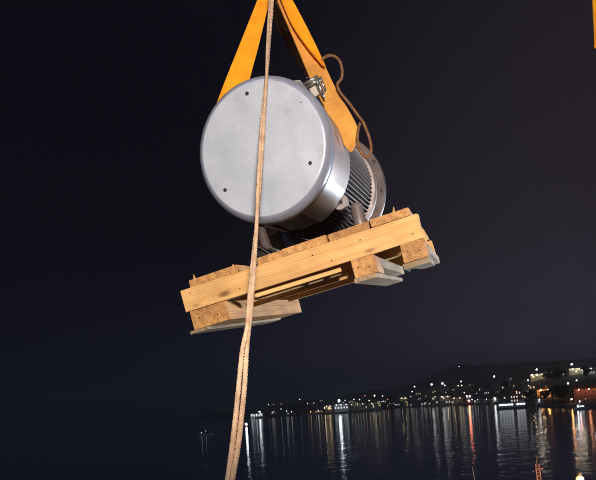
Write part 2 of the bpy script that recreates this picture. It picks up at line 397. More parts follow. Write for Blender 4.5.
# ================================================================== town: lamps
M_pole = mat('lamp_pole', (0.16, 0.16, 0.17), 0.5, 0.6)
def globe_mesh(r):
    bm = bmesh.new(); bmesh.ops.create_icosphere(bm, subdivisions=2, radius=r); me = bpy.data.meshes.new('globe'); bm.to_mesh(me); bm.free(); return me
def street_lamp(px, py, size, col, power, label, h=6.5, group='street lamps of the far town'):
    base, tip = spot_on_land(px, py, h)
    Hh = max(2.0, tip.z - base.z)
    t = empty('street_lamp', base, label, 'street lamp', group)
    bm = bmesh.new(); s = Hh
    tube(bm, [(0.0, 0.9, 0), (0.0, 0.9, s + .15)], [0.14, 0.08], 6); tube(bm, [(0.0, 0.9, s + .15), (0, .4, s + .35), (0, 0, s + .3)], 0.06, 5)
    finish('pole', bm, M_pole, t)
    d = tip.y; r = size * .88 * d / F_PX; power = round(power * (.5 if py > 407 or power >= 150 else .28 if power > 12 else .6), 1)                 # lamp heads about as large as their blur allows
    key = (round(size, 2), col, power)
    me = globe_mesh(1.0); me.materials.append(emis('lamp_%s_%s' % (('%.2f' % col[2]).replace('.', ''), power), col, power))
    g = link('lamp_globe', me, t); g.location = (0, 0, s); g.scale = (r, r, r)
    bm = bmesh.new(); lathe = [(r * 1.5, s + r * .75), (r * .5, s + r * 1.3)]
    bmesh.ops.create_cone(bm, cap_ends=True, segments=10, radius1=r * 1.25, radius2=r * .4, depth=r * .45, matrix=Matrix.Translation((0, 0, s + r * 1.15)))
    finish('lamp_hood', bm, M_pole, t)
    return t
LAMPS = [
 # px, py, size(px), colour, power, label, height
 (259.5, 411.8, .85, CW, 70, 'bright white lamp above the low quay wall right of the rope', 5),
 (268.5, 404.6, .45, CWM, 14, 'small warm lamp above the dim shed right of the rope', 6),
 (281.0, 409.0, .45, CW, 8, 'dim lamp low on the shore left of the twin shore lamps', 5),
 (286.5, 411.2, .45, CW, 12, 'left one of the twin shore lamps', 4),
 (291.5, 412.0, .45, CW, 12, 'right one of the twin shore lamps', 4),
 (299.8, 399.5, .50, CW, 9, 'small lamp alone on the dark slope above the twin shore lamps', 6),
 (307.5, 403.5, .42, CWM, 8, 'faint lamp on the slope left of the kiosk', 6),
 (311.0, 411.6, .50, CW, 22, 'first lamp of the quay row left of the kiosk', 4),
 (313.8, 411.8, .50, CW, 22, 'second lamp of the quay row left of the kiosk', 4),
 (318.3, 411.8, .50, CW, 10, 'dim lamp just left of the orange lit kiosk', 4),
 (325.0, 407.8, .75, CWM, 50, 'warm bright lamp over the left end of the kiosk', 7),
 (329.3, 408.0, .55, CWM, 22, 'smaller warm lamp over the right end of the kiosk', 7),
 (339.0, 400.8, 1.25, CW, 150, 'largest and brightest lamp on its tall pole over the quay shed', 13),
 (345.0, 400.4, .45, CW, 7, 'dim lamp right beside the brightest tall lamp', 8),
 (354.0, 399.6, .48, CW, 12, 'left one of two lamps on the slope above the quay shed', 8),
 (359.6, 399.6, .48, CW, 12, 'right one of two lamps on the slope above the quay shed', 8),
 (365.0, 395.6, .45, CR, 9, 'reddish lamp on the slope above the green lit cafe', 7),
 (369.2, 400.6, .60, CWM, 22, 'warm lamp at the upper left corner of the green lit cafe', 7),
 (374.5, 395.7, .75, CWM, 42, 'brightest lamp on the slope above the green lit cafe', 7),
 (382.6, 396.0, .55, CWM, 22, 'warm lamp on the slope right of the brightest cafe lamp', 7),
 (387.6, 399.4, .40, CR, 9, 'small reddish lamp right of the green lit cafe', 7),
 (370.3, 411.8, .60, CWM, 42, 'pinkish lamp at the water edge under the cafe', 4),
 (377.4, 412.2, .40, CR, 12, 'small red lamp at the water edge right of the cafe', 4),
 (388.0, 408.0, .40, CWM, 7, 'dim lamp on the road right of the cafe', 5),
 (414.4, 386.6, .70, CW, 44, 'upper lamp of the steep pair above the white gable house', 7),
 (412.0, 391.6, .62, CWM, 30, 'lower lamp of the steep pair above the white gable house', 7),
 (410.8, 396.6, .35, CW, 6, 'tiny lamp below the steep pair', 6),
 (431.6, 384.4, 1.0, CW, 75, 'big white lamp alone on the dark hilltop right of the steep pair', 8),
 (442.5, 383.6, 1.0, CW, 75, 'big white lamp high on the hill with a smaller one close by', 8),
 (444.8, 385.4, .60, CW, 24, 'smaller lamp touching the big hilltop lamp on its lower right', 8),
 (461.0, 381.6, .70, CW, 42, 'white lamp above the two yellow hill lamps', 8),
 (458.2, 385.8, .60, CWM, 34, 'left one of the two yellow hill lamps', 7),
 (461.6, 385.6, .60, (1, .78, .25), 34, 'right one of the two yellow hill lamps', 7),
 (459.0, 366.6, .42, CW, 12, 'highest and faintest lamp on the hilltop', 8),
 (464.3, 392.8, .55, CW, 22, 'pinkish white lamp between the yellow lamps and the white villa', 7),
 (472.2, 399.6, .48, CW, 22, 'small white lamp just right of the bright white villa', 6),
 (483.6, 399.4, .80, CW, 40, 'blurred white lamp in front of the low row of houses', 6),
 (494.2, 376.6, .85, CW, 66, 'white lamp alone high on the dark slope above the row of houses', 8),
 (494.6, 398.2, .95, CW, 66, 'big white lamp at the right end of the low row of houses', 6),
 (442.6, 400.8, .65, CWM, 36, 'warm lamp at the left end of the long cream building', 6),
 (456.4, 401.0, .62, CWM, 36, 'warm lamp at the right end of the long cream building', 6),
 (444.3, 407.6, .45, CW, 40, 'bright low lamp on the quay below the long cream building', 3),
 (457.0, 407.6, .38, CW, 26, 'low quay lamp left of the orange mooring lamp', 3),
 (469.5, 407.8, 1.0, CR, 130, 'broad orange red mooring lamp on the quay', 3),
 (485.2, 407.6, .45, CW, 30, 'low white quay lamp right of the orange mooring lamp', 3),
 (496.0, 407.8, .48, CW, 30, 'low white quay lamp beside the moored ferry', 3),
 (516.0, 398.2, .50, CWM, 14, 'small lamp above the right half of the ferry', 6),
 (528.0, 380.4, .75, CW, 40, 'white lamp at the left foot of the terrace wall', 6),
 (536.6, 369.6, .85, CW, 60, 'white lamp standing above the left part of the terrace wall', 8),
 (571.8, 364.4, 1.0, CW, 80, 'topmost right lamp above the pale terrace houses', 9),
 (563.0, 374.2, 1.0, CW, 60, 'bright white lamp in the gap between the terrace walls', 6),
 (582.0, 370.2, .65, (1, .9, .5), 34, 'yellowish lamp on the pale terrace wall at the far right', 6),
 (568.0, 383.4, .95, (1, .62, .38), 48, 'big orange lamp over the dark trees', 7),
 (576.6, 380.4, .80, (1, .6, .4), 40, 'orange lamp above the roof of the red lit building', 7),
 (572.4, 409.6, .80, CO, 170, 'orange lamp at the water edge below the red lit building', 2.5),
 (586.0, 408.0, .35, CW, 8, 'small lamp at the water edge right of the white motor yacht', 2.5),
]
for a in LAMPS: street_lamp(*a)

# channel marker buoy with a white lamp, and a distant launch
bp_ = CP + ray(246.3, 425.6) * 300; bp_.z = 0
t = empty('mooring_buoy', bp_, 'small buoy carrying a bright white lamp just right of the rope', 'buoy')
bm = bmesh.new(); tube(bm, [(0, 0, -.3), (0, 0, .1), (0, 0, .5)], [.8, .8, .45], 12); finish('float', bm, mat('buoy_red', (.4, .05, .03), .5), t)
bm = bmesh.new(); tube(bm, [(0, 0, .5), (0, 0, 1.0)], .06, 6); finish('pole', bm, M_pole, t)
me = globe_mesh(.52); me.materials.append(emis('buoy_light', CW, 45)); link('lamp_globe', me, t, Matrix.Translation((0, 0, 1.35)))

# ================================================================== town: houses
M_roof = mat('clay_roof', (0.20, 0.09, 0.055), 0.9, noise_s=1.5, noise_amt=0.4)
M_dglass = mat('dark_glass', (0.02, 0.025, 0.03), 0.1)
WALLS = {'cream': (.46, .42, .34), 'white': (.62, .61, .58), 'ochre': (.50, .32, .12), 'red': (.36, .16, .11), 'grey': (.28, .27, .27), 'stone': (.40, .36, .28), 'green': (.30, .38, .18)}
LITM = {'w': emis('window_white', (1, .93, .8), 1.0), 'y': emis('window_yellow', (1, .68, .25), .8), 'c': emis('window_cool', (.8, .9, 1), 1.5), 'o': emis('window_orange', (1, .45, .13), .8)}
def building(name, cat, x0, x1, ytop, ybase, wall, label, cols=4, rowsn=2, lit='y', frac=.4, roof='gable', wl=None, dmin=None, depth=9, group=None):
    """one house set on the slope; its width and height follow from its distance"""
    cxp = (x0 + x1) / 2
    base, _ = spot_on_land(cxp, ybase, 0.2, dmin)
    sc_ = base.y / F_PX; w = (x1 - x0) * sc_; hh = max(2.6, (ybase - ytop) * sc_)
    rz = -math.atan2(base.x, base.y) + rnd.uniform(-.12, .12)
    t = empty(name, base, label, cat, group, rz)
    wm_ = mat('wall_' + wall, WALLS[wall], .9, noise_s=.6, noise_amt=.25)
    rh = 0 if roof == 'flat' else min(2.4, w * .22, hh * .35); eh = hh - rh
    bm = bmesh.new(); bx(bm, -w / 2, w / 2, 0, depth, -3, eh); finish('wall', bm, wm_, t)
    bm = bmesh.new()
    if roof == 'flat': bx(bm, -w / 2 - .25, w / 2 + .25, -.3, depth + .3, eh + .003, eh + .35)
    else:
        v = [bm.verts.new(p) for p in ((-w/2-.4, -.5, eh), (w/2+.4, -.5, eh), (w/2+.4, depth+.5, eh), (-w/2-.4, depth+.5, eh), (-w/2+rh*.3, depth/2, eh+rh), (w/2-rh*.3, depth/2, eh+rh))]
        for f in ((0,1,5,4), (2,3,4,5), (1,2,5), (3,0,4), (3,2,1,0)): bm.faces.new([v[i] for i in f])
    rf = finish('roof', bm, M_roof if roof != 'flat' else wm_, t)
    if roof != 'flat':
        bm = bmesh.new(); bx(bm, w*.18, w*.18+.6, depth*.35, depth*.35+.6, eh+rh*.4, eh+rh+.7); finish('chimney', bm, wm_, rf)
    ww = w / cols * .42; wh = min(1.5, eh / rowsn * .5)
    fm = bpy.data.meshes.new('window_frame'); b1 = bmesh.new(); fw = .09
    for q in ((-ww/2-fw, ww/2+fw, -.1, .02, -wh/2-fw, -wh/2), (-ww/2-fw, ww/2+fw, -.1, .02, wh/2, wh/2+fw), (-ww/2-fw, -ww/2, -.097, .02, -wh/2, wh/2), (ww/2, ww/2+fw, -.097, .02, -wh/2, wh/2), (-.04, .04, -.085, .02, -wh/2, wh/2)): bx(b1, *q)
    b1.to_mesh(fm); b1.free(); fm.materials.append(mat('frame_paint', (.5, .48, .44), .6))
    def pane_mesh(mm):
        p = bpy.data.meshes.new('pane'); b2 = bmesh.new(); bx(b2, -ww/2, ww/2, -.05, .015, -wh/2, wh/2); b2.to_mesh(p); b2.free(); p.materials.append(mm); return p
    pl, pd = pane_mesh(LITM[lit]), pane_mesh(M_dglass)
    for r_ in range(rowsn):
        for c in range(cols):
            M = Matrix.Translation((-w/2 + w*(c+.5)/cols, 0, eh*(r_+.55)/rowsn))
            f = link('window', fm, t, M); link('pane', pl if rnd.random() < frac else pd, f)
    if wl:
        col, pw, k = wl; pw = int(pw * .55) + 1
        for j in range(k):
            xx = -w/2 + w*(j+.5)/k
            bm = bmesh.new(); tube(bm, [(xx, 0.0, eh-.1), (xx, -1.6, eh+.1)], .05, 5); a_ = finish('lamp_arm', bm, M_pole, t)
            me = globe_mesh(.22); me.materials.append(emis('wall_lamp_%s_%d' % (('%.2f' % col[2]).replace('.', ''), pw), col, pw)); g = link('lamp_globe', me, a_, Matrix.Translation((xx, -1.7, eh-.1)))
    return t
B = building
B('boathouse', 'boathouse', 250.5, 263, 415.6, 418.6, 'white', 'long low white boathouse on the shore below the bright lamp', 5, 1, 'c', .8, 'flat', (CW, 60, 3))
B('shed', 'shed', 268, 283, 401.2, 404.6, 'grey', 'dim grey shed high on the slope right of the rope', 4, 1, 'y', .25, 'gable', None)
B('house', 'house', 271, 277, 410, 414, 'white', 'small pale house at the shore right of the bright lamp', 2, 1, 'w', .5, 'gable', (CW, 22, 1))
B('house', 'house', 287, 296, 411.5, 414.8, 'grey', 'low grey house behind the twin shore lamps', 4, 1, 'w', .5)
B('house', 'house', 307, 323, 412, 415.4, 'red', 'long low reddish house left of the kiosk', 6, 1, 'y', .4, 'gable', (CWM, 14, 2))
B('kiosk', 'kiosk', 325.5, 332.5, 409, 415.2, 'ochre', 'orange lit kiosk under two warm lamps on the quay', 3, 1, 'y', .7, 'flat', (CWM, 60, 2))
B('quay_shed', 'warehouse', 334.5, 349, 407, 414, 'white', 'white lit left shed under the tallest lamp on the quay', 5, 1, 'c', .8, 'flat', (CW, 46, 3))
B('quay_shed', 'warehouse', 349.5, 366, 406.4, 413, 'cream', 'long dim cream shed right of the tallest lamp', 6, 1, 'w', .15, 'flat', (CWM, 34, 3))
B('cafe', 'cafe', 369, 381.5, 403.2, 408.8, 'green', 'green and yellow lit cafe near the middle of the shore', 4, 1, 'y', .9, 'flat', (CWM, 40, 2))
B('house', 'house', 360, 378, 410, 414.6, 'white', 'long low white house on the quay below the cafe', 7, 1, 'w', .35, 'flat', (CWM, 12, 2))
B('house', 'house', 400, 407.5, 396.6, 400.6, 'cream', 'white gable house brightly lit on the slope', 2, 1, 'w', .5, 'gable', (CWM, 240, 2))
B('house', 'house', 403, 409, 402, 408, 'green', 'greenish house directly below the white gable house', 2, 2, 'y', .6, 'gable', (CW, 12, 1))
B('house', 'house', 410, 418, 404.8, 408, 'grey', 'low grey house on the road right of the greenish house', 3, 1, 'w', .5)
B('house', 'house', 421, 431, 403.6, 407.4, 'white', 'white roadside house left of the long cream building', 4, 1, 'w', .7, 'gable', (CW, 14, 1))
B('apartment_building', 'building', 432, 439, 398.5, 406.4, 'cream', 'narrow cream block touching the left end of the long cream building', 2, 2, 'w', .4, 'flat', (CWM, 30, 1))
B('apartment_building', 'building', 440, 451, 397.4, 405.2, 'cream', 'left half of the long cream building behind the quay lamps', 4, 2, 'w', .15, 'flat', (CWM, 180, 2))
B('apartment_building', 'building', 451.5, 463, 396.4, 404.6, 'stone', 'right half of the long cream building behind the quay lamps', 4, 2, 'w', .15, 'gable', (CWM, 90, 2))
B('villa', 'house', 466, 471.6, 394.4, 400.4, 'white', 'bright white villa with a slanting roof above the orange lamp', 2, 2, 'w', .5, 'gable', (CW, 110, 2))
B('house', 'house', 467, 473.5, 383.6, 387, 'stone', 'dim stone house on the hill right of the yellow lamps', 3, 1, 'y', .2, 'gable', (CWM, 12, 1))
B('house', 'house', 474, 482, 399.6, 404.6, 'white', 'first pale house of the low row right of the villa', 3, 1, 'w', .3, 'gable', (CW, 14, 1))
B('house', 'house', 483, 490.5, 399.2, 404.4, 'stone', 'middle stone house of the low row', 3, 1, 'w', .3, 'gable', (CW, 20, 1))
B('house', 'house', 491, 499, 400, 404.6, 'white', 'last pale house of the low row under the big white lamp', 3, 1, 'y', .3, 'gable', (CWM, 12, 1))
B('house', 'house', 500, 510, 395, 403, 'grey', 'grey two storey house behind the left half of the ferry', 3, 2, 'w', .3)
B('apartment_building', 'building', 511, 524, 391, 402.4, 'red', 'brown block with scattered lit windows behind the ferry', 5, 3, 'w', .3, 'flat', (CO, 10, 1))
B('apartment_building', 'building', 523.5, 536, 385.5, 399, 'stone', 'tall stone block with one bright window strip left of the orange house', 4, 3, 'y', .2, 'flat', (CWM, 12, 1))
B('house', 'house', 538, 551, 386.6, 398, 'ochre', 'orange lit stone house at the harbour', 4, 2, 'o', .35, 'gable', (CO, 900, 2))
B('house', 'house', 552, 566, 386.4, 398, 'stone', 'dim brown house beside the orange lit house', 4, 2, 'o', .1, 'gable', (CO, 110, 2))
B('apartment_building', 'building', 576, 612, 383, 399, 'red', 'large red lit building at the right edge of the harbour', 9, 2, 'o', .06, 'gable', ((1.0, .36, .18), 170, 4))
B('terrace_house', 'house', 531, 544, 374.6, 380, 'stone', 'long pale terrace house high above the orange house', 6, 1, 'y', .2, 'flat', (CWM, 420, 3))
B('terrace_house', 'house', 544.5, 556, 372.6, 377, 'cream', 'dim cream terrace house in the middle of the high row', 5, 1, 'y', .3, 'flat', (CWM, 60, 2))
B('terrace_house', 'house', 570, 583, 368.6, 374.4, 'cream', 'greenish cream terrace house at the top under the highest lamp', 5, 1, 'w', .2, 'flat', ((1, .93, .6), 520, 2))
B('terrace_house', 'house', 583.5, 606, 368.2, 373, 'white', 'bright white terrace house at the right end of the high row', 8, 1, 'w', .3, 'flat', (CW, 480, 4))
B('house', 'house', 536, 543, 400, 406, 'white', 'small white house on the quay right of the ferry', 3, 1, 'c', .5, 'gable', (CW, 18, 1))

SMALL = [(314, 404.5, 'above the left end of the reddish quay house'),
 (322, 402, 'on the slope above the orange kiosk'),
 (343, 404, 'just behind the white lit quay shed'),
 (351, 403, 'left one of two behind the long dim shed'),
 (357, 403.6, 'right one of two behind the long dim shed'),
 (378, 403, 'right above the roof of the green lit cafe'),
 (384, 402.5, 'below the small warm lamp right of the cafe'),
 (392, 404.5, 'between two dark trees right of the cafe'),
 (397, 405.5, 'at the road left of the greenish house'),
 (420, 400, 'above the white roadside house'),
 (426, 398, 'on the slope left of the narrow cream block'),
 (418, 395, 'right below the steep pair of lamps'),
 (435, 393, 'right above the narrow cream block'),
 (448, 393.5, 'beside the tree above the long cream building'),
 (454, 391, 'below the two yellow hill lamps, on the left'),
 (475, 394.5, 'on the slope right of the white villa'),
 (480, 391, 'below the dim stone hill house'),
 (487, 394, 'between the two trees above the low row'),
 (498, 393, 'above the big white lamp of the low row'),
 (503, 389, 'above the dark tree by the grey house'),
 (508, 386.5, 'highest on the slope behind the ferry'),
 (516, 387, 'right above the brown block behind the ferry'),
 (524, 383, 'left above the tall stone block'),
 (511, 381, 'alone highest, left of the terrace row')]
for px, py, where in SMALL:
    wc = rnd.choice(('cream', 'stone', 'grey', 'white'))
    B('house', 'house', px - 2.2 - rnd.random(), px + 2.2 + rnd.random(), py - 2.4 - rnd.random(), py, wc, 'small dim house ' + where, 3, 1, rnd.choice('wyyc'), .5, 'gable', (rnd.choice((CWM, CW)), 16, 1) if rnd.random() < .6 else None, None, 7, 'small houses scattered over the dark town slope')

# ================================================================== trees between the houses
M_leaf = mat('tree_leaves', (0.035, 0.055, 0.022), 0.8, noise_s=.8, noise_amt=.4)
M_bark = mat('tree_bark', (0.10, 0.07, 0.05), 0.9)
def tree_mesh(seed):
    q = random.Random(seed); bm = bmesh.new()
    blobs = [(Vector((q.uniform(-1.6, 1.6), q.uniform(-1.6, 1.6), q.uniform(3.0, 6.2))), q.uniform(.8, 1.5)) for _ in range(9)]
    for _ in range(1300):
        c, r = q.choice(blobs); d = Vector((q.gauss(0, 1), q.gauss(0, 1), q.gauss(0, .8))).normalized() * r * q.random() ** .4
        p = c + d; a = Vector((q.gauss(0, 1), q.gauss(0, 1), q.gauss(0, 1))).normalized() * .24; b_ = a.orthogonal().normalized() * .15
        bm.faces.new([bm.verts.new(p + v) for v in (a, b_, -a, -b_)])
    m1 = bpy.data.meshes.new('crown'); bm.to_mesh(m1); bm.free(); m1.materials.append(M_leaf)
    bm = bmesh.new(); tube(bm, [(0, 0, -1.5), (.1, 0, 1.6), (.05, .1, 3.4)], [.32, .22, .14], 8)
    for c, r in blobs[:5]: tube(bm, [(.05, .05, 2.4), tuple((c + Vector((0, 0, 2.4))) / 2), tuple(c)], [.12, .07, .03], 5)
    m2 = bpy.data.meshes.new('trunk'); bm.to_mesh(m2); bm.free(); m2.materials.append(M_bark)
    return m1, m2
TM = [tree_mesh(s) for s in (1, 2, 3)]
TREES = [(547, 383, 1.3, 'dark tree left of centre between the terrace row and the orange house'), (553, 384.5, 1.4, 'dark round tree under the cream terrace house'), (560, 384, 1.5, 'tall dark tree left of the big orange lamp'),
 (588, 381, 1.4, 'dark tree above the red lit building roof'), (598, 381, 1.5, 'dark tree at the right edge above the red lit building'), (553, 405, 1.2, 'dark tree at the harbour edge before the dim brown house'), (560, 405.5, 1.3, 'dark harbour tree between the quay house and the yacht'),
 (567, 406, 1.2, 'dark harbour tree just left of the white motor yacht'), (546, 404, 1.0, 'small dark tree right of the quay house'), (530, 403.5, 1.1, 'dark tree behind the right end of the ferry'), (505, 392, 1.4, 'dark tree on the slope above the grey house'),
 (478, 394, 1.3, 'dark tree on the slope above the low row'), (489, 393, 1.2, 'dark tree on the slope left of the big white lamp'), (450, 392, 1.5, 'dark tree above the long cream building'), (396, 402, 1.3, 'dark tree left of the white gable house'), (390, 403, 1.2, 'dark tree right of the green lit cafe')]
for x, y, s, lb in TREES:
    base, _ = spot_on_land(x, y, .1)
    t = empty('broadleaf_tree', base, lb, 'tree', 'dark trees among the far houses', rnd.uniform(0, 6)); t.scale = (s,) * 3
    a, b_ = rnd.choice(TM); link('crown', a, t); link('trunk', b_, t)

# ================================================================== boats of the harbour
M_hull = mat('white_hull', (.7, .7, .7), .35)
M_hulld = mat('dark_hull', (.04, .05, .07), .4)
def hull_bm(Lh, bw, hh, z0=-.4):
    bm = bmesh.new(); sec = []
    for i in range(11):
        t_ = i / 10; x = -Lh / 2 + Lh * t_
        w = bw / 2 * (1 - max(0, (t_ - .45) / .55) ** 2.2) * (0.82 + .18 * min(1, t_ * 4)) + .02
        z = hh + .35 * hh * max(0, t_ - .4) ** 1.5
        sec.append([bm.verts.new(p) for p in ((x, -w, z), (x, -w * .75, z0 * .4), (x, 0, z0), (x, w * .75, z0 * .4), (x, w, z))])
    for a, c in zip(sec, sec[1:]):
        for k in range(4): bm.faces.new((a[k], c[k], c[k + 1], a[k + 1]))
        bm.faces.new((a[0], a[4], c[4], c[0]))
    bm.faces.new(sec[0]); bm.faces.new(sec[-1][::-1])
    return bm
# passenger ferry moored at the quay
fp = CP + ray(514, 411.3) * 300; fp.z = 0
t = empty('passenger_ferry', fp, 'long low passenger ferry with a row of bright cabin windows moored at the quay', 'ferry', rz=R(-14))
finish('hull', hull_bm(16.5, 4.2, .75), mat('ferry_hull', (.25, .27, .3), .4), t)
box('cabin', mat('ferry_white', (.6, .62, .62), .5), t, -7.2, 5.4, -1.7, 1.7, .78, 3.1)
box('roof', mat('ferry_white', (.6, .62, .62), .5), t, -7.6, 5.8, -1.95, 1.95, 3.103, 3.22)
box('wheelhouse', mat('ferry_white', (.6, .62, .62), .5), t, 2.4, 4.8, -1.2, 1.2, 3.223, 4.4)
wmn = bpy.data.meshes.new('cabin_window'); b1 = bmesh.new(); bx(b1, -.58, .58, -.03, .03, -.42, .42); b1.to_mesh(wmn); b1.free(); wmn.materials.append(emis('ferry_glow', (.9, .95, 1), 2.4))
for i in range(9):
    if i == 5: continue
    link('window', wmn, t, Matrix.Translation((-6.5 + i * 1.4, -1.71, 2.2)))
bm = bmesh.new(); tube(bm, [(3.4, 0, 4.4), (3.4, 0, 7.0)], .05, 6); finish('mast', bm, M_pole, t)
# white motor yacht, brightly lit
fp = CP + ray(581.5, 406) * 222; fp.z = 0
t = empty('motor_yacht', fp, 'brightly lit white motor yacht moored below the red lit building', 'yacht', rz=R(12))
finish('hull', hull_bm(5.4, 2.0, .8), M_hull, t)
box('cabin', M_hull, t, -1.6, .8, -.7, .7, .85, 1.75, bevel=.08)
box('window', emis('yacht_glow', (.9, .97, 1), 2), t, -1.3, .5, -.74, -.68, 1.1, 1.5)
box('flybridge', M_hull, t, -1.3, .1, -.55, .55, 1.753, 2.1, bevel=.05)
bm = bmesh.new(); tube(bm, [(-.6, 0, 2.1), (-.6, 0, 3.2)], .04, 6); finish('mast', bm, M_pole, t)
me = globe_mesh(.2); me.materials.append(emis('yacht_lamp', CW, 40)); link('mast_light', me, t, Matrix.Translation((-.6, 0, 3.1)))
me = globe_mesh(.22); me.materials.append(emis('yacht_lamp', CW, 40)); link('deck_light', me, t, Matrix.Translation((-1.9, -.4, 1.4)))
# small launch far off to the left of the rope
fp = CP + ray(207, 435.5) * 226; fp.z = 0
t = empty('motorboat', fp, 'small pale motorboat alone on the dark water left of the rope', 'boat', rz=R(-8))
finish('hull', hull_bm(5.6, 1.9, .55), M_hull, t)
box('windscreen', M_dglass, t, -.2, .9, -.6, .6, .6, 1.05, bevel=.05)
me = globe_mesh(.07); me.materials.append(emis('boat_lamp', CW, 10)); link('mast_light', me, t, Matrix.Translation((-.4, 0, 1.5)))
bm = bmesh.new(); tube(bm, [(-.4, 0, .5), (-.4, 0, 1.45)], .03, 5); finish('mast', bm, M_pole, t)
me = globe_mesh(.07); me.materials.append(emis('boat_lamp', CW, 10)); link('stern_light', me, t, Matrix.Translation((-2.1, 0, .9)))

# workboat lying below the frame: its mast, aerial and mast lamp reach into view
fp = CP + ray(545, 500) * 15; fp.z = 0
t = empty('workboat', fp, 'workboat below with lattice mast, slanting whip aerial and orange lamp reaching into view', 'boat', rz=R(4))
finish('hull', hull_bm(9.5, 3.2, 1.3), mat('blue_hull', (.05, .10, .22), .4), t)
box('cabin', M_hull, t, -1.2, 1.9, -1.1, 1.1, 1.33, 3.3, bevel=.06)
box('window', M_dglass, t, -.9, 1.6, -1.13, -1.08, 2.3, 2.9)
def tolocal(p): return (Matrix.Translation(fp) @ Matrix.Rotation(R(4), 4, 'Z')).inverted() @ p
bm = bmesh.new()
top = tolocal(W(536.5, 464, 15)); foot = Vector((top.x + .1, top.y, 3.2))
M_mastp = mat('mast_paint', (.75, .48, .40), .45)
for dx, dy in ((-.09, -.07), (.09, -.07), (0, .1)):
    tube(bm, [foot + Vector((dx, dy, 0)), top + Vector((dx * .5, dy * .5, 0))], .013, 6)
NS = 34
cn = [Vector((-.09, -.07, 0)), Vector((.09, -.07, 0)), Vector((0, .1, 0))]
for i in range(NS):
    f0, f1 = i / NS, (i + 1) / NS; z, z2 = foot.lerp(top, f0), foot.lerp(top, f1); k0, k1 = 1 - .5 * f0, 1 - .5 * f1
    for q in range(3):
        a_, b_ = cn[q], cn[(q + 1) % 3]
        if i % 2: a_, b_ = b_, a_
        tube(bm, [z + a_ * k0, z2 + b_ * k1], .0075, 5)
finish('mast', bm, M_mastp, t)
bm = bmesh.new(); tube(bm, [top + Vector((-.12, 0, -.18)), top + Vector((.16, 0, -.12))], .014, 6); tube(bm, [top, top + Vector((.03, 0, .2))], .01, 6); finish('crosstree', bm, M_mastp, t)
bm = bmesh.new(); a1_ = tolocal(W(472.2, 467, 15)); a0_ = a1_ + Vector((.35, 0, -3.2)); tube(bm, [a0_, a1_], [.022, .009], 6); finish('aerial', bm, mat('aerial_white', (.75, .75, .72), .4), t)
lp = tolocal(W(580, 479.5, 14.6)); bm = bmesh.new(); tube(bm, [(lp.x, lp.y + .2, 1.3), (lp.x, lp.y + .2, lp.z), (lp.x, lp.y, lp.z + .16)], .03, 6); finish('lamp_post', bm, M_pole, t)
me = globe_mesh(.095); me.materials.append(emis('boat_orange', (1.0, .40, .11), 2.3))
for p_ in me.polygons: p_.use_smooth = True
ml = link('mast_light', me, t, Matrix.Translation(lp))
ld_ = bpy.data.lights.new('mast_light_glow', 'POINT'); ld_.energy = 60; ld_.color = (1, .5, .2); ld_.shadow_soft_size = .1
lo_ = bpy.data.objects.new('mast_light_glow', ld_); COL.objects.link(lo_); lo_.parent = t; lo_.location = lp + Vector((0, -.3, 0))
bm = bmesh.new(); bmesh.ops.create_cone(bm, cap_ends=True, segments=14, radius1=.05, radius2=.03, depth=.04, matrix=Matrix.Translation(lp + Vector((0, 0, .135)))); finish('lamp_cap', bm, M_pole, t)

# ================================================================== the load: frame of the pallet (X along near side, Y away, Z up)
# ---------------- pallet
pal = empty('wooden_pallet', label='tilted wooden pallet hanging under the motor', cat='pallet'); pal.matrix_world = GM.copy()
def board(name, m, x0, x1, y0, y1, z0, z1, along='x', rz=0.0, bev=.0016, dz=0.0):
    """a plank whose grain runs along its own local X; rz twists it in place"""
    l, w_ = (x1 - x0, y1 - y0) if along == 'x' else (y1 - y0, x1 - x0)
    bm = bmesh.new(); v = bx(bm, -l/2, l/2, -w_/2, w_/2, -(z1-z0)/2, (z1-z0)/2)
    for a in v: a.co += Vector((rnd.uniform(-.003, .003), rnd.uniform(-.002, .002), rnd.uniform(-.0015, .0015)))
    bmesh.ops.bevel(bm, geom=bm.edges[:], offset=bev, segments=2, affect='EDGES')
    o = finish(name, bm, m, pal)
    o.matrix_local = Matrix.Translation(((x0+x1)/2, (y0+y1)/2, (z0+z1)/2)) @ Matrix.Rotation(rz + (math.pi/2 if along == 'y' else 0), 4, 'Z') @ Matrix.Rotation(dz, 4, 'Y')
    return o
HB = .204
# near face beams (two butted timbers), middle and back crossbeams
board('beam', M_pine, 0, 1.2, 0, .045, .095, HB)
board('beam', M_pine, .02, 1.18, .60, .70, .110, HB - .002); board('beam', M_pine, .02, 1.18, 1.25, 1.30, .100, HB - .002)
# runners and blocks underneath
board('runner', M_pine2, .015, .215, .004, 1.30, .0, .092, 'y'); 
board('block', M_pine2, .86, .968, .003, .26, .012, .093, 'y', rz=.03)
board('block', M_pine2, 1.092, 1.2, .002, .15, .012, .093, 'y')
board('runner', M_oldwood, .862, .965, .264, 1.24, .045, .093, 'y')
board('runner', M_oldwood, 1.10, 1.195, .30, 1.28, .05, .093, 'y')
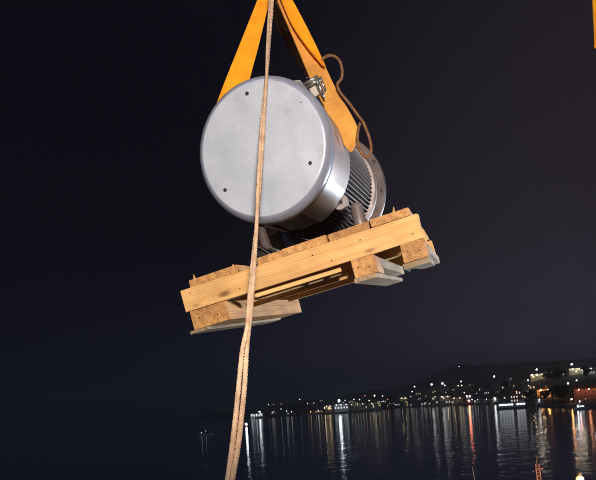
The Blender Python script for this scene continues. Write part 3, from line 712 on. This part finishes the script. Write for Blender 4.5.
# bottom slats and their bevelled, chipped ends
board('bottom_board', M_oldwood, .862, .966, .004, .95, -.010, .010, 'y', rz=-.015)
def chipped(x0, x1, y1_):
    bm = bmesh.new(); N_ = 12; top = []; bot = []
    for i in range(N_ + 1):
        s = i / N_; x = x0 + (x1 - x0) * s
        yb = y1_ * (1 - .75 * math.exp(-((s - .22) / .2) ** 2)) + rnd.uniform(-.006, .006)
        top.append((bm.verts.new((x, 0, .010)), bm.verts.new((x, yb, .010)))); bot.append((bm.verts.new((x, .003, -.014)), bm.verts.new((x, yb + .004, -.014))))
    for i in range(N_):
        a, c = top[i], top[i + 1]; d, e_ = bot[i], bot[i + 1]
        bm.faces.new((a[0], c[0], c[1], a[1])); bm.faces.new((d[0], d[1], e_[1], e_[0])); bm.faces.new((a[0], d[0], e_[0], c[0])); bm.faces.new((a[1], c[1], e_[1], d[1]))
    bm.faces.new((top[0][0], top[0][1], bot[0][1], bot[0][0])); bm.faces.new((top[-1][0], bot[-1][0], bot[-1][1], top[-1][1]))
    o = finish('bottom_board', bm, M_oldwood, pal, label='splintered short bottom board at the right corner'); return o
chipped(1.085, 1.202, .34)
board('bottom_board', M_oldwood, .0, .10, .0, 1.12, -.018, -.003, 'y', rz=-.02)
# inner slats seen from below; first one added as the beam's lit underside
board('slat', M_pine, .36, .80, .047, .075, .066, .0945, 'x', rz=.01); board('slat', M_pine, .24, .855, .20, .235, .040, .064, 'x', rz=-.01); board('slat', M_pine, .42, .855, .36, .39, .026, .044, 'x', rz=.012)  # first slat is added, standing in for the beam's lit underside
for x_, y_ in ((.56, .12), (.68, .125), (.75, .27)): board('spacer', M_pine, x_, x_ + .035, y_, y_ + .09, .066, .094, 'x', rz=.08)
board('slat', M_pine, .50, 1.1, .46, .53, .150, .172, 'x', rz=-.02)
# deck boards: their ends show above the near beam
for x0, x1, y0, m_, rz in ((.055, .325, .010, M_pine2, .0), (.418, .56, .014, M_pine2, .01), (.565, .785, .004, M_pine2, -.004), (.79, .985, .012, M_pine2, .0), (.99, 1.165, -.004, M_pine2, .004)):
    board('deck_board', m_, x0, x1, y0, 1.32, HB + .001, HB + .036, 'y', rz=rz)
# splinters and nail heads
for x, z, l in ((.085, .240, .020), (.30, .238, .010), (1.10, .240, .022)):
    bm = bmesh.new(); tube(bm, [(x, .02, z - .01), (x + .008, .005, z + l)], [.009, .002], 5); finish('splinter', bm, M_pine, pal)
nm = bpy.data.meshes.new('nail'); b1 = bmesh.new(); bmesh.ops.create_cone(b1, cap_ends=True, segments=8, radius1=.0035, radius2=.003, depth=.004, matrix=Matrix.Rotation(math.pi/2, 4, 'X')); b1.to_mesh(nm); b1.free(); nm.materials.append(M_dark)
for x, z in ((.05, .18), (.31, .125), (.70, .17), (.78, .12), (.93, .17), (1.16, .125)):
    link('nail', nm, pal, Matrix.Translation((x, -.001, z)))
for x, z in ((.06, .05), (.16, .04), (.89, .055), (.94, .045), (1.12, .06), (1.17, .05)):
    link('nail', nm, pal, Matrix.Translation((x, .001, z)))

# ---------------- motor
MX, MZ, RR = 0.5907, 0.7060, 0.330
mot = empty('electric_motor', label='large grey electric motor with a round flat end cover', cat='motor'); mot.matrix_world = GM.copy()
bm = bmesh.new(); lathe_y(bm, [(0, .026), (.296, .026), (.2995, .0265)], 128, MX, MZ); bmesh.ops.remove_doubles(bm, verts=bm.verts, dist=1e-5)
cover = finish('end_cover', bm, M_cover, mot, smooth=False)
bm = bmesh.new(); lathe_y(bm, [(.2998, .0266), (.303, .0275), (.308, .030), (.314, .035), (.324, .047), (.3295, .060), (.331, .072), (.331, .10), (.326, .104)], 128, MX, MZ); finish('rim', bm, M_rim, mot, smooth=True)
def scratch(m_):
    n = m_.node_tree; L = n.links.new; b = n.nodes['Principled BSDF']; src = b.inputs['Base Color'].links[0].from_socket
    t = n.nodes.new('ShaderNodeTexCoord'); out = src
    for rot, sc_, th, col, amt in ((.5, (3, 3, 70), .70, (.66, .67, .70), .14), (-.9, (2.5, 2.5, 60), .72, (.2, .19, .19), .25), (0, (5, 5, 4), .68, (.24, .21, .19), .22)):
        mp = n.nodes.new('ShaderNodeMapping'); mp.inputs['Rotation'].default_value = (0, rot, 0); mp.inputs['Scale'].default_value = sc_; L(t.outputs['Object'], mp.inputs[0])
        nz = n.nodes.new('ShaderNodeTexNoise'); nz.inputs['Scale'].default_value = 1.5; nz.inputs['Detail'].default_value = 5; nz.inputs['Distortion'].default_value = .4; L(mp.outputs[0], nz.inputs['Vector'])
        r_ = n.nodes.new('ShaderNodeMapRange'); r_.interpolation_type = 'SMOOTHSTEP'; r_.inputs[1].default_value = th - .06; r_.inputs[2].default_value = th + .03; r_.inputs[4].default_value = amt; L(nz.outputs['Fac'], r_.inputs[0])
        x_ = n.nodes.new('ShaderNodeMix'); x_.data_type = 'RGBA'; x_.inputs[7].default_value = (*col, 1); L(r_.outputs[0], x_.inputs[0]); L(out, x_.inputs[6]); out = x_.outputs[2]
    L(out, b.inputs['Base Color'])
scratch(M_cover)
def on_face(px, py):
    # where the sight line through a photo pixel meets the cover's plane
    r = (GM.to_3x3().inverted() @ ray(px, py)); o_ = GM.inverted() @ CP
    k = (.026 - o_.y) / r.y; return o_ + r * k
for px, py in ((247.2, 93.5), (310.3, 163), (225.3, 190), (301.5, 101)):
    p = on_face(px, py); bm = bmesh.new()
    bmesh.ops.create_cone(bm, cap_ends=True, segments=16, radius1=.0085, radius2=.007, depth=.008, matrix=Matrix.Translation((p.x, .0225, p.z)) @ Matrix.Rotation(math.pi/2, 4, 'X'))
    finish('screw', bm, M_hole if px != 301.5 else M_cover, cover)
# cowl skirt with a dark panel low down, painting in a shadow
def arc_shell(name, prof, a0, a1, m, n_=None):
    bm = bmesh.new(); lathe_y(bm, prof, n_ or max(6, int((a1 - a0) / 3)), MX, MZ, a0, a1); return finish(name, bm, m, mot, smooth=True)
sk = [(.326, .10), (.3265, .485), (.322, .497), (.30, .498)]
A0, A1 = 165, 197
arc_shell('cowl', sk, A1, 128 + 360, M_skirt, 128)
M_pale_highlight = mat('pale_sheet_and_highlight', (0.62, 0.67, 0.72), 0.34, 0.8, noise_s=7, noise_amt=0.12)
arc_shell('cowl_highlight', [(.326, .10), (.3264, .30), (.325, .40), (.3265, .485), (.322, .497)], 128, A0, M_pale_highlight, 24)  # paler metal here paints in the skirt's highlight
lowp = arc_shell('cowl_shadow_panel', [(.318, .10), (.318, .49), (.30, .498)], A0 - 1, A1 + 1, M_dark, 20)
arc_shell('cowl_patch', [(.329, .112), (.329, .30), (.326, .302)], 198, 226, M_pale_highlight, 10)
# bright clips at the step of the cowl
# finned frame
bm = bmesh.new(); lathe_y(bm, [(.28, .49), (.285, .50), (.285, 1.24), (.24, 1.25)], 96, MX, MZ); finish('frame', bm, M_frame, mot, smooth=True)
bm = bmesh.new(); NF = 84
for k in range(NF):
    a = 360 * k / NF + 1; s = R(a); d = Vector((math.sin(s), 0, math.cos(s))); tn = Vector((math.cos(s), 0, -math.sin(s)))
    c0 = Vector((MX, 0, MZ)); p = []
    for y in (.503 + .004 * (k % 2), 1.235):
        for r_, w_ in ((.28, .0045), (.322, .0028)):
            for sg in (-1, 1): p.append(bm.verts.new(c0 + d * r_ + tn * w_ * sg + Vector((0, y, 0))))
    for f in ((0,1,3,2), (4,6,7,5), (0,2,6,4), (1,5,7,3), (2,3,7,6)): bm.faces.new([p[i] for i in f])
finish('cooling_fins', bm, M_frame, mot, kind='stuff')
# rear bearing shield and big mounting flange
bm = bmesh.new(); lathe_y(bm, [(.30, 1.24), (.335, 1.245), (.345, 1.26), (.345, 1.30), (.37, 1.32), (.386, 1.335), (.386, 1.372), (.382, 1.38), (.2, 1.385), (0, 1.385)], 112, MX, MZ); fl = finish('rear_flange', bm, M_flange, mot, smooth=False)
bm = bmesh.new(); lathe_y(bm, [(.3865, 1.345), (.3925, 1.350), (.3925, 1.366), (.3865, 1.371)], 112, MX, MZ); finish('rim', bm, M_bolt, fl, smooth=True)
for k in range(12):
    s = R(15 + 30 * k); bm = bmesh.new()
    bmesh.ops.create_cone(bm, cap_ends=True, segments=6, radius1=.014, radius2=.014, depth=.02, matrix=Matrix.Translation((MX + .366 * math.sin(s), 1.322, MZ + .366 * math.cos(s))) @ Matrix.Rotation(math.pi/2, 4, 'X'))
    finish('bolt', bm, M_dark, fl)
# side lugs bolted on at the front of the frame
for a in (60, 139, 221, 300):
    s = R(a); d = Vector((math.sin(s), 0, math.cos(s))); tn = Vector((math.cos(s), 0, -math.sin(s))); c = Vector((MX, .53, MZ)) + d * .325
    bm = bmesh.new(); ring = []
    for y in (-.022, .03):
        ring.append([bm.verts.new(c + d * (.035 * math.cos(q)) + tn * (.042 * math.sin(q)) + Vector((0, y, 0))) for q in [2 * math.pi * i / 14 for i in range(14)]])
    for i in range(14): bm.faces.new((ring[0][i], ring[0][(i + 1) % 14], ring[1][(i + 1) % 14], ring[1][i]))
    bm.faces.new(ring[0][::-1]); bm.faces.new(ring[1]); lg = finish('lug', bm, M_skirt, mot)
    bm = bmesh.new(); bmesh.ops.create_cone(bm, cap_ends=True, segments=12, radius1=.011, radius2=.011, depth=.006, matrix=Matrix.Translation(c + Vector((0, -.024, 0))) @ Matrix.Rotation(math.pi/2, 4, 'X')); finish('bolt_hole', bm, M_hole, lg)
# feet: rounded cast posts down to the deck
def foot(x, y, r_, m_, ztop, lean=0):
    bm = bmesh.new(); prof = [(x, y, HB + .037), (x, y, HB + .05), (x + lean * .5, y, (HB + ztop) / 2), (x + lean, y, ztop - .02), (x + lean, y, ztop)]
    tube(bm, prof, [r_ * 1.25, r_, r_ * .92, r_ * .9, r_ * .6], 18); o = finish('foot', bm, m_, mot, smooth=True)
    return o
foot(MX + .245, .74, .040, M_flange, .475, .01); foot(MX - .245, .74, .040, M_flange, .475, -.01)
foot(MX - .125, .11, .030, M_frame, .40, -.012); foot(MX + .20, 1.20, .042, M_flange, .46); foot(MX - .20, 1.20, .042, M_flange, .46)
box('foot_rail', M_dark, mot, MX - .18, MX - .09, .08, 1.3, HB + .038, HB + .075, bevel=.004)
box('foot_rail', M_dark, mot, MX + .09, MX + .18, .30, 1.3, HB + .038, HB + .075, bevel=.004)
# terminal box and lifting bracket on top of the frame
Mtop = mat('terminal_grey', (.42, .40, .38), .4, .3, noise_s=8, noise_amt=.3)
o = box('terminal_box', Mtop, mot, -.10, .10, -.13, .13, 0, .11, bevel=.012)
o.matrix_local = Matrix.Translation((MX + .04, .64, MZ + .325)) @ Matrix.Rotation(R(14), 4, 'Y')
o2 = box('box_lid', Mtop, o, -.107, .107, -.137, .137, .112, .124, bevel=.004)
def gy(px, py, y):
    r = (GM.to_3x3().inverted() @ ray(px, py)); o_ = GM.inverted() @ CP
    return o_ + r * ((y - o_.y) / r.y)
yb = .26
bm = bmesh.new()
pa, pb, pc, pd = gy(305, 83, yb), gy(320, 75.5, yb), gy(313, 74.5, yb), gy(325, 96, yb)
tube(bm, [gy(303.5, 84.5, yb), gy(318, 76.5, yb)], .009, 8); tube(bm, [gy(306.5, 87, yb), gy(320, 79, yb)], .007, 8)
tube(bm, [gy(316, 79, yb), gy(321, 90, yb), gy(324, 98, yb + .03)], .010, 8); tube(bm, [gy(320, 77, yb + .02), gy(326, 92, yb + .03)], .006, 8)
finish('shackle', bm, mat('galvanised', (.78, .76, .72), .22, .9, noise_s=20, noise_amt=.3), mot, smooth=True)
bm = bmesh.new(); q = [gy(308, 87, yb + .02), gy(317, 80, yb + .02), gy(321, 93, yb + .02), gy(314, 97, yb + .02)]
v = [bm.verts.new(p) for p in q] + [bm.verts.new(p + Vector((0, .02, 0))) for p in q]
for f in ((0,1,2,3), (7,6,5,4), (0,4,5,1), (1,5,6,2), (2,6,7,3), (3,7,4,0)): bm.faces.new([v[i] for i in f])
finish('lifting_plate', bm, mat('plate_cream', (.62, .56, .48), .4, .3, noise_s=25, noise_amt=.4), mot)
# thin lashing wire under the front of the motor
bm = bmesh.new(); tube(bm, [gy(262, 243, .03), gy(276, 250, .03), gy(298, 257, .02)], .003, 6); finish('lashing_wire', bm, M_bolt, mot)
bm = bmesh.new(); tube(bm, [gy(258, 246, .05), gy(283, 262, .1)], .004, 6); finish('lashing_wire', bm, M_cable, mot)

# ---------------- slings
AP = 3.35     # distance of the sling apex
sl = empty('lifting_sling', W(268, -22, AP), 'bright orange webbing sling, the leg running down to the left behind the end cover', 'sling', 'webbing slings on the motor')
def strap(name, Apts, Bpts, m, root, th=.008, sag=.03):
    bm = bmesh.new(); iv = root.matrix_basis.inverted() if root else Matrix.Identity(4)
    off = root.location if root else Vector((0, 0, 0))
    band(bm, [W(*p) - off for p in Apts], [W(*p) - off for p in Bpts], th, 8, sag)
    return finish(name, bm, m, root, smooth=False)
strap('webbing', [(264, -20, 3.30), (257.4, 0, 3.27), (240, 44, 3.22), (222, 89, 3.17), (205, 135, 3.16)], [(268, -22, 3.31), (269, 0, 3.28), (259, 44, 3.24), (250, 78, 3.21), (240, 120, 3.2)], M_webbing, sl)
sr = empty('lifting_sling', W(270, -22, AP), 'dull orange webbing sling with a folded edge, the leg running down to the right', 'sling', 'webbing slings on the motor')
strap('webbing', [(269, -22, 3.22), (279, 5, 3.19), (296, 45, 3.12), (311, 80, 3.05), (328, 115, 3.0), (343, 143, 3.0), (350, 152, 3.02)], [(275, -22, 3.23), (291, 5, 3.2), (315, 45, 3.14), (333, 84, 3.08), (347, 108, 3.03), (358, 131, 3.0), (353, 151, 3.02)], M_webdull, sr)
strap('webbing_layer', [(271, -23, 3.19), (281, 0, 3.16), (292, 25, 3.12), (308, 48, 3.08), (322, 64, 3.06)], [(277, -23, 3.20), (291, -2, 3.17), (305, 24, 3.13), (316, 46, 3.09), (325, 66, 3.07)], M_webbing, sr, sag=.05)
sb = empty('lifting_sling', W(269, -22, AP), 'dark brown webbing sling with painted shade hanging between the orange legs', 'sling', 'webbing slings on the motor')
strap('webbing', [(268, -20, 3.5), (270, 6, 3.5), (279, 30, 3.45), (292, 54, 3.4), (306, 78, 3.3)], [(273, -20, 3.5), (280, 4, 3.5), (290, 27, 3.47), (303, 50, 3.42), (314, 74, 3.32)], M_webshade, sb)
# hook, block and hoist wire just above the frame
hk = empty('crane_hook', W(269, -24, AP - .06), 'crane hook and block holding the slings above the top of the view', 'hook')
bm = bmesh.new(); pts = [Vector((math.sin(a) * .075, 0, -math.cos(a) * .075 + .03)) for a in [R(-120 + 20 * i) for i in range(15)]]
tube(bm, pts + [Vector((0, 0, .16)), Vector((0, 0, .26))], [.012] + [.022] * (len(pts) - 1) + [.02, .02], 12); finish('hook', bm, M_hook, hk, smooth=True)
box('hook_block', M_hook, hk, -.11, .11, -.05, .05, .26, .56, bevel=.02)
bm = bmesh.new(); [tube(bm, [(x, 0, .56), (x, 0, 9)], .009, 8) for x in (-.06, .06)]; finish('hoist_wire', bm, M_cable, hk)

# ---------------- loose brown rope looped on the right sling
def rope_obj(name, pts, r, m, parent=None, twist=0, nn=8, amp=0.0):
    P = spline([Vector(p) for p in pts], nn); bm = bmesh.new()
    if twist:
        for ph in range(3):
            Q = []
            for i, p in enumerate(P):
                T = (P[min(i + 1, len(P) - 1)] - P[max(0, i - 1)]).normalized(); N = T.orthogonal().normalized() if abs(T.x) > .9 else T.cross(Vector((1, 0, 0))).normalized(); Bn = T.cross(N)
                a = i * twist + ph * 2 * math.pi / 3; rr_ = r[min(i, len(r) - 1)] if isinstance(r, list) else r
                Q.append(p + (N * math.cos(a) + Bn * math.sin(a)) * rr_ * .40)
            tube(bm, Q, (r * .66) if not isinstance(r, list) else [x * .56 for x in r][:len(Q)], 6)
    else: tube(bm, P, r, 8)
    return finish(name, bm, m, parent, smooth=True)
rl = rope_obj('loose_rope', [W(*p) for p in ((320, 62, 3.08), (325, 57, 3.06), (332, 55.5, 3.05), (339, 60, 3.04), (342, 69, 3.04), (341.5, 78, 3.04), (337.5, 84, 3.03), (340, 92, 3.02), (349, 103, 2.99), (357, 114, 2.97), (363, 122, 2.96), (368, 134, 2.96), (371, 146, 2.97), (370, 155, 2.97), (365, 157, 2.97), (360, 150, 2.97), (357.5, 138, 2.97), (358.5, 128, 2.98), (361, 121, 2.99))], .0072, M_ropebrown, None, twist=.9, nn=14)
tag(rl, 'thin brown rope tail forming two loops along the right sling', 'rope')

# ---------------- tag line: two strands from the hook down past the cover to the deck
tl = empty('tag_line', W(270, -20, 2.9), 'tan double rope running from the hook down across the motor cover to the bottom edge', 'rope')
off = tl.location
C = [(272.5, -30, 2.95), (271.3, 0, 2.85), (268.6, 40, 2.72), (266.8, 75, 2.6), (263.8, 110, 2.5), (261.2, 150, 2.38), (258.8, 190, 2.28), (257, 220, 2.2), (254.6, 250, 2.12), (252.2, 280, 2.02), (250, 305, 1.94), (248, 328, 1.87), (244.6, 350, 1.80), (241, 385, 1.70), (238, 415, 1.60), (234.6, 445, 1.52), (229.6, 482, 1.43), (221, 530, 1.30), (210, 590, 1.15)]
def strand(side, r):
    pts = []
    for i, (x, y, d) in enumerate(C):
        k = side * (1.0 if y > 225 else 0.8 - .2 * math.sin(y * .05))
        dx = {-1: -2.1, 1: 2.1}[side] if y > 340 else (1.15 * side * math.cos(y * .021))
        if side > 0 and 380 < y < 460: dx += 1.6
        pts.append(W(x + dx, y, d + .008 * side * math.sin(y * .021)) - off)
    return rope_obj('strand', pts, r, M_rope, tl, twist=1.05, nn=22)
strand(-1, .0078); strand(1, .0078)

# ---------------- end of an orange strap hanging at the upper right corner
oc = empty('hanging_strap', W(600, -10, 3.0), 'end of an orange webbing strap hanging at the upper right corner', 'strap')
strap('webbing', [(591.5, -30, 3.0), (592.5, 0, 3.0), (594.2, 25, 3.0), (595.3, 48, 3.02)], [(603, -30, 3.0), (603.5, 0, 3.0), (603, 25, 3.02), (600, 48, 3.04)], M_webbing, oc)

# ---------------- thin sea haze over the bay
bm = bmesh.new(); bx(bm, -1500, 1900, -40, 2600, -6, 130)
hm = bpy.data.materials.new('haze_air'); hm.use_nodes = True; hn = hm.node_tree; hn.nodes.clear()
ho = hn.nodes.new('ShaderNodeOutputMaterial'); pv = hn.nodes.new('ShaderNodeVolumePrincipled')
pv.inputs['Density'].default_value = 0.0008; pv.inputs['Color'].default_value = (.72, .82, 1, 1); pv.inputs['Anisotropy'].default_value = 0.45
hn.links.new(pv.outputs[0], ho.inputs['Volume'])
finish('haze', bm, hm, kind='stuff')
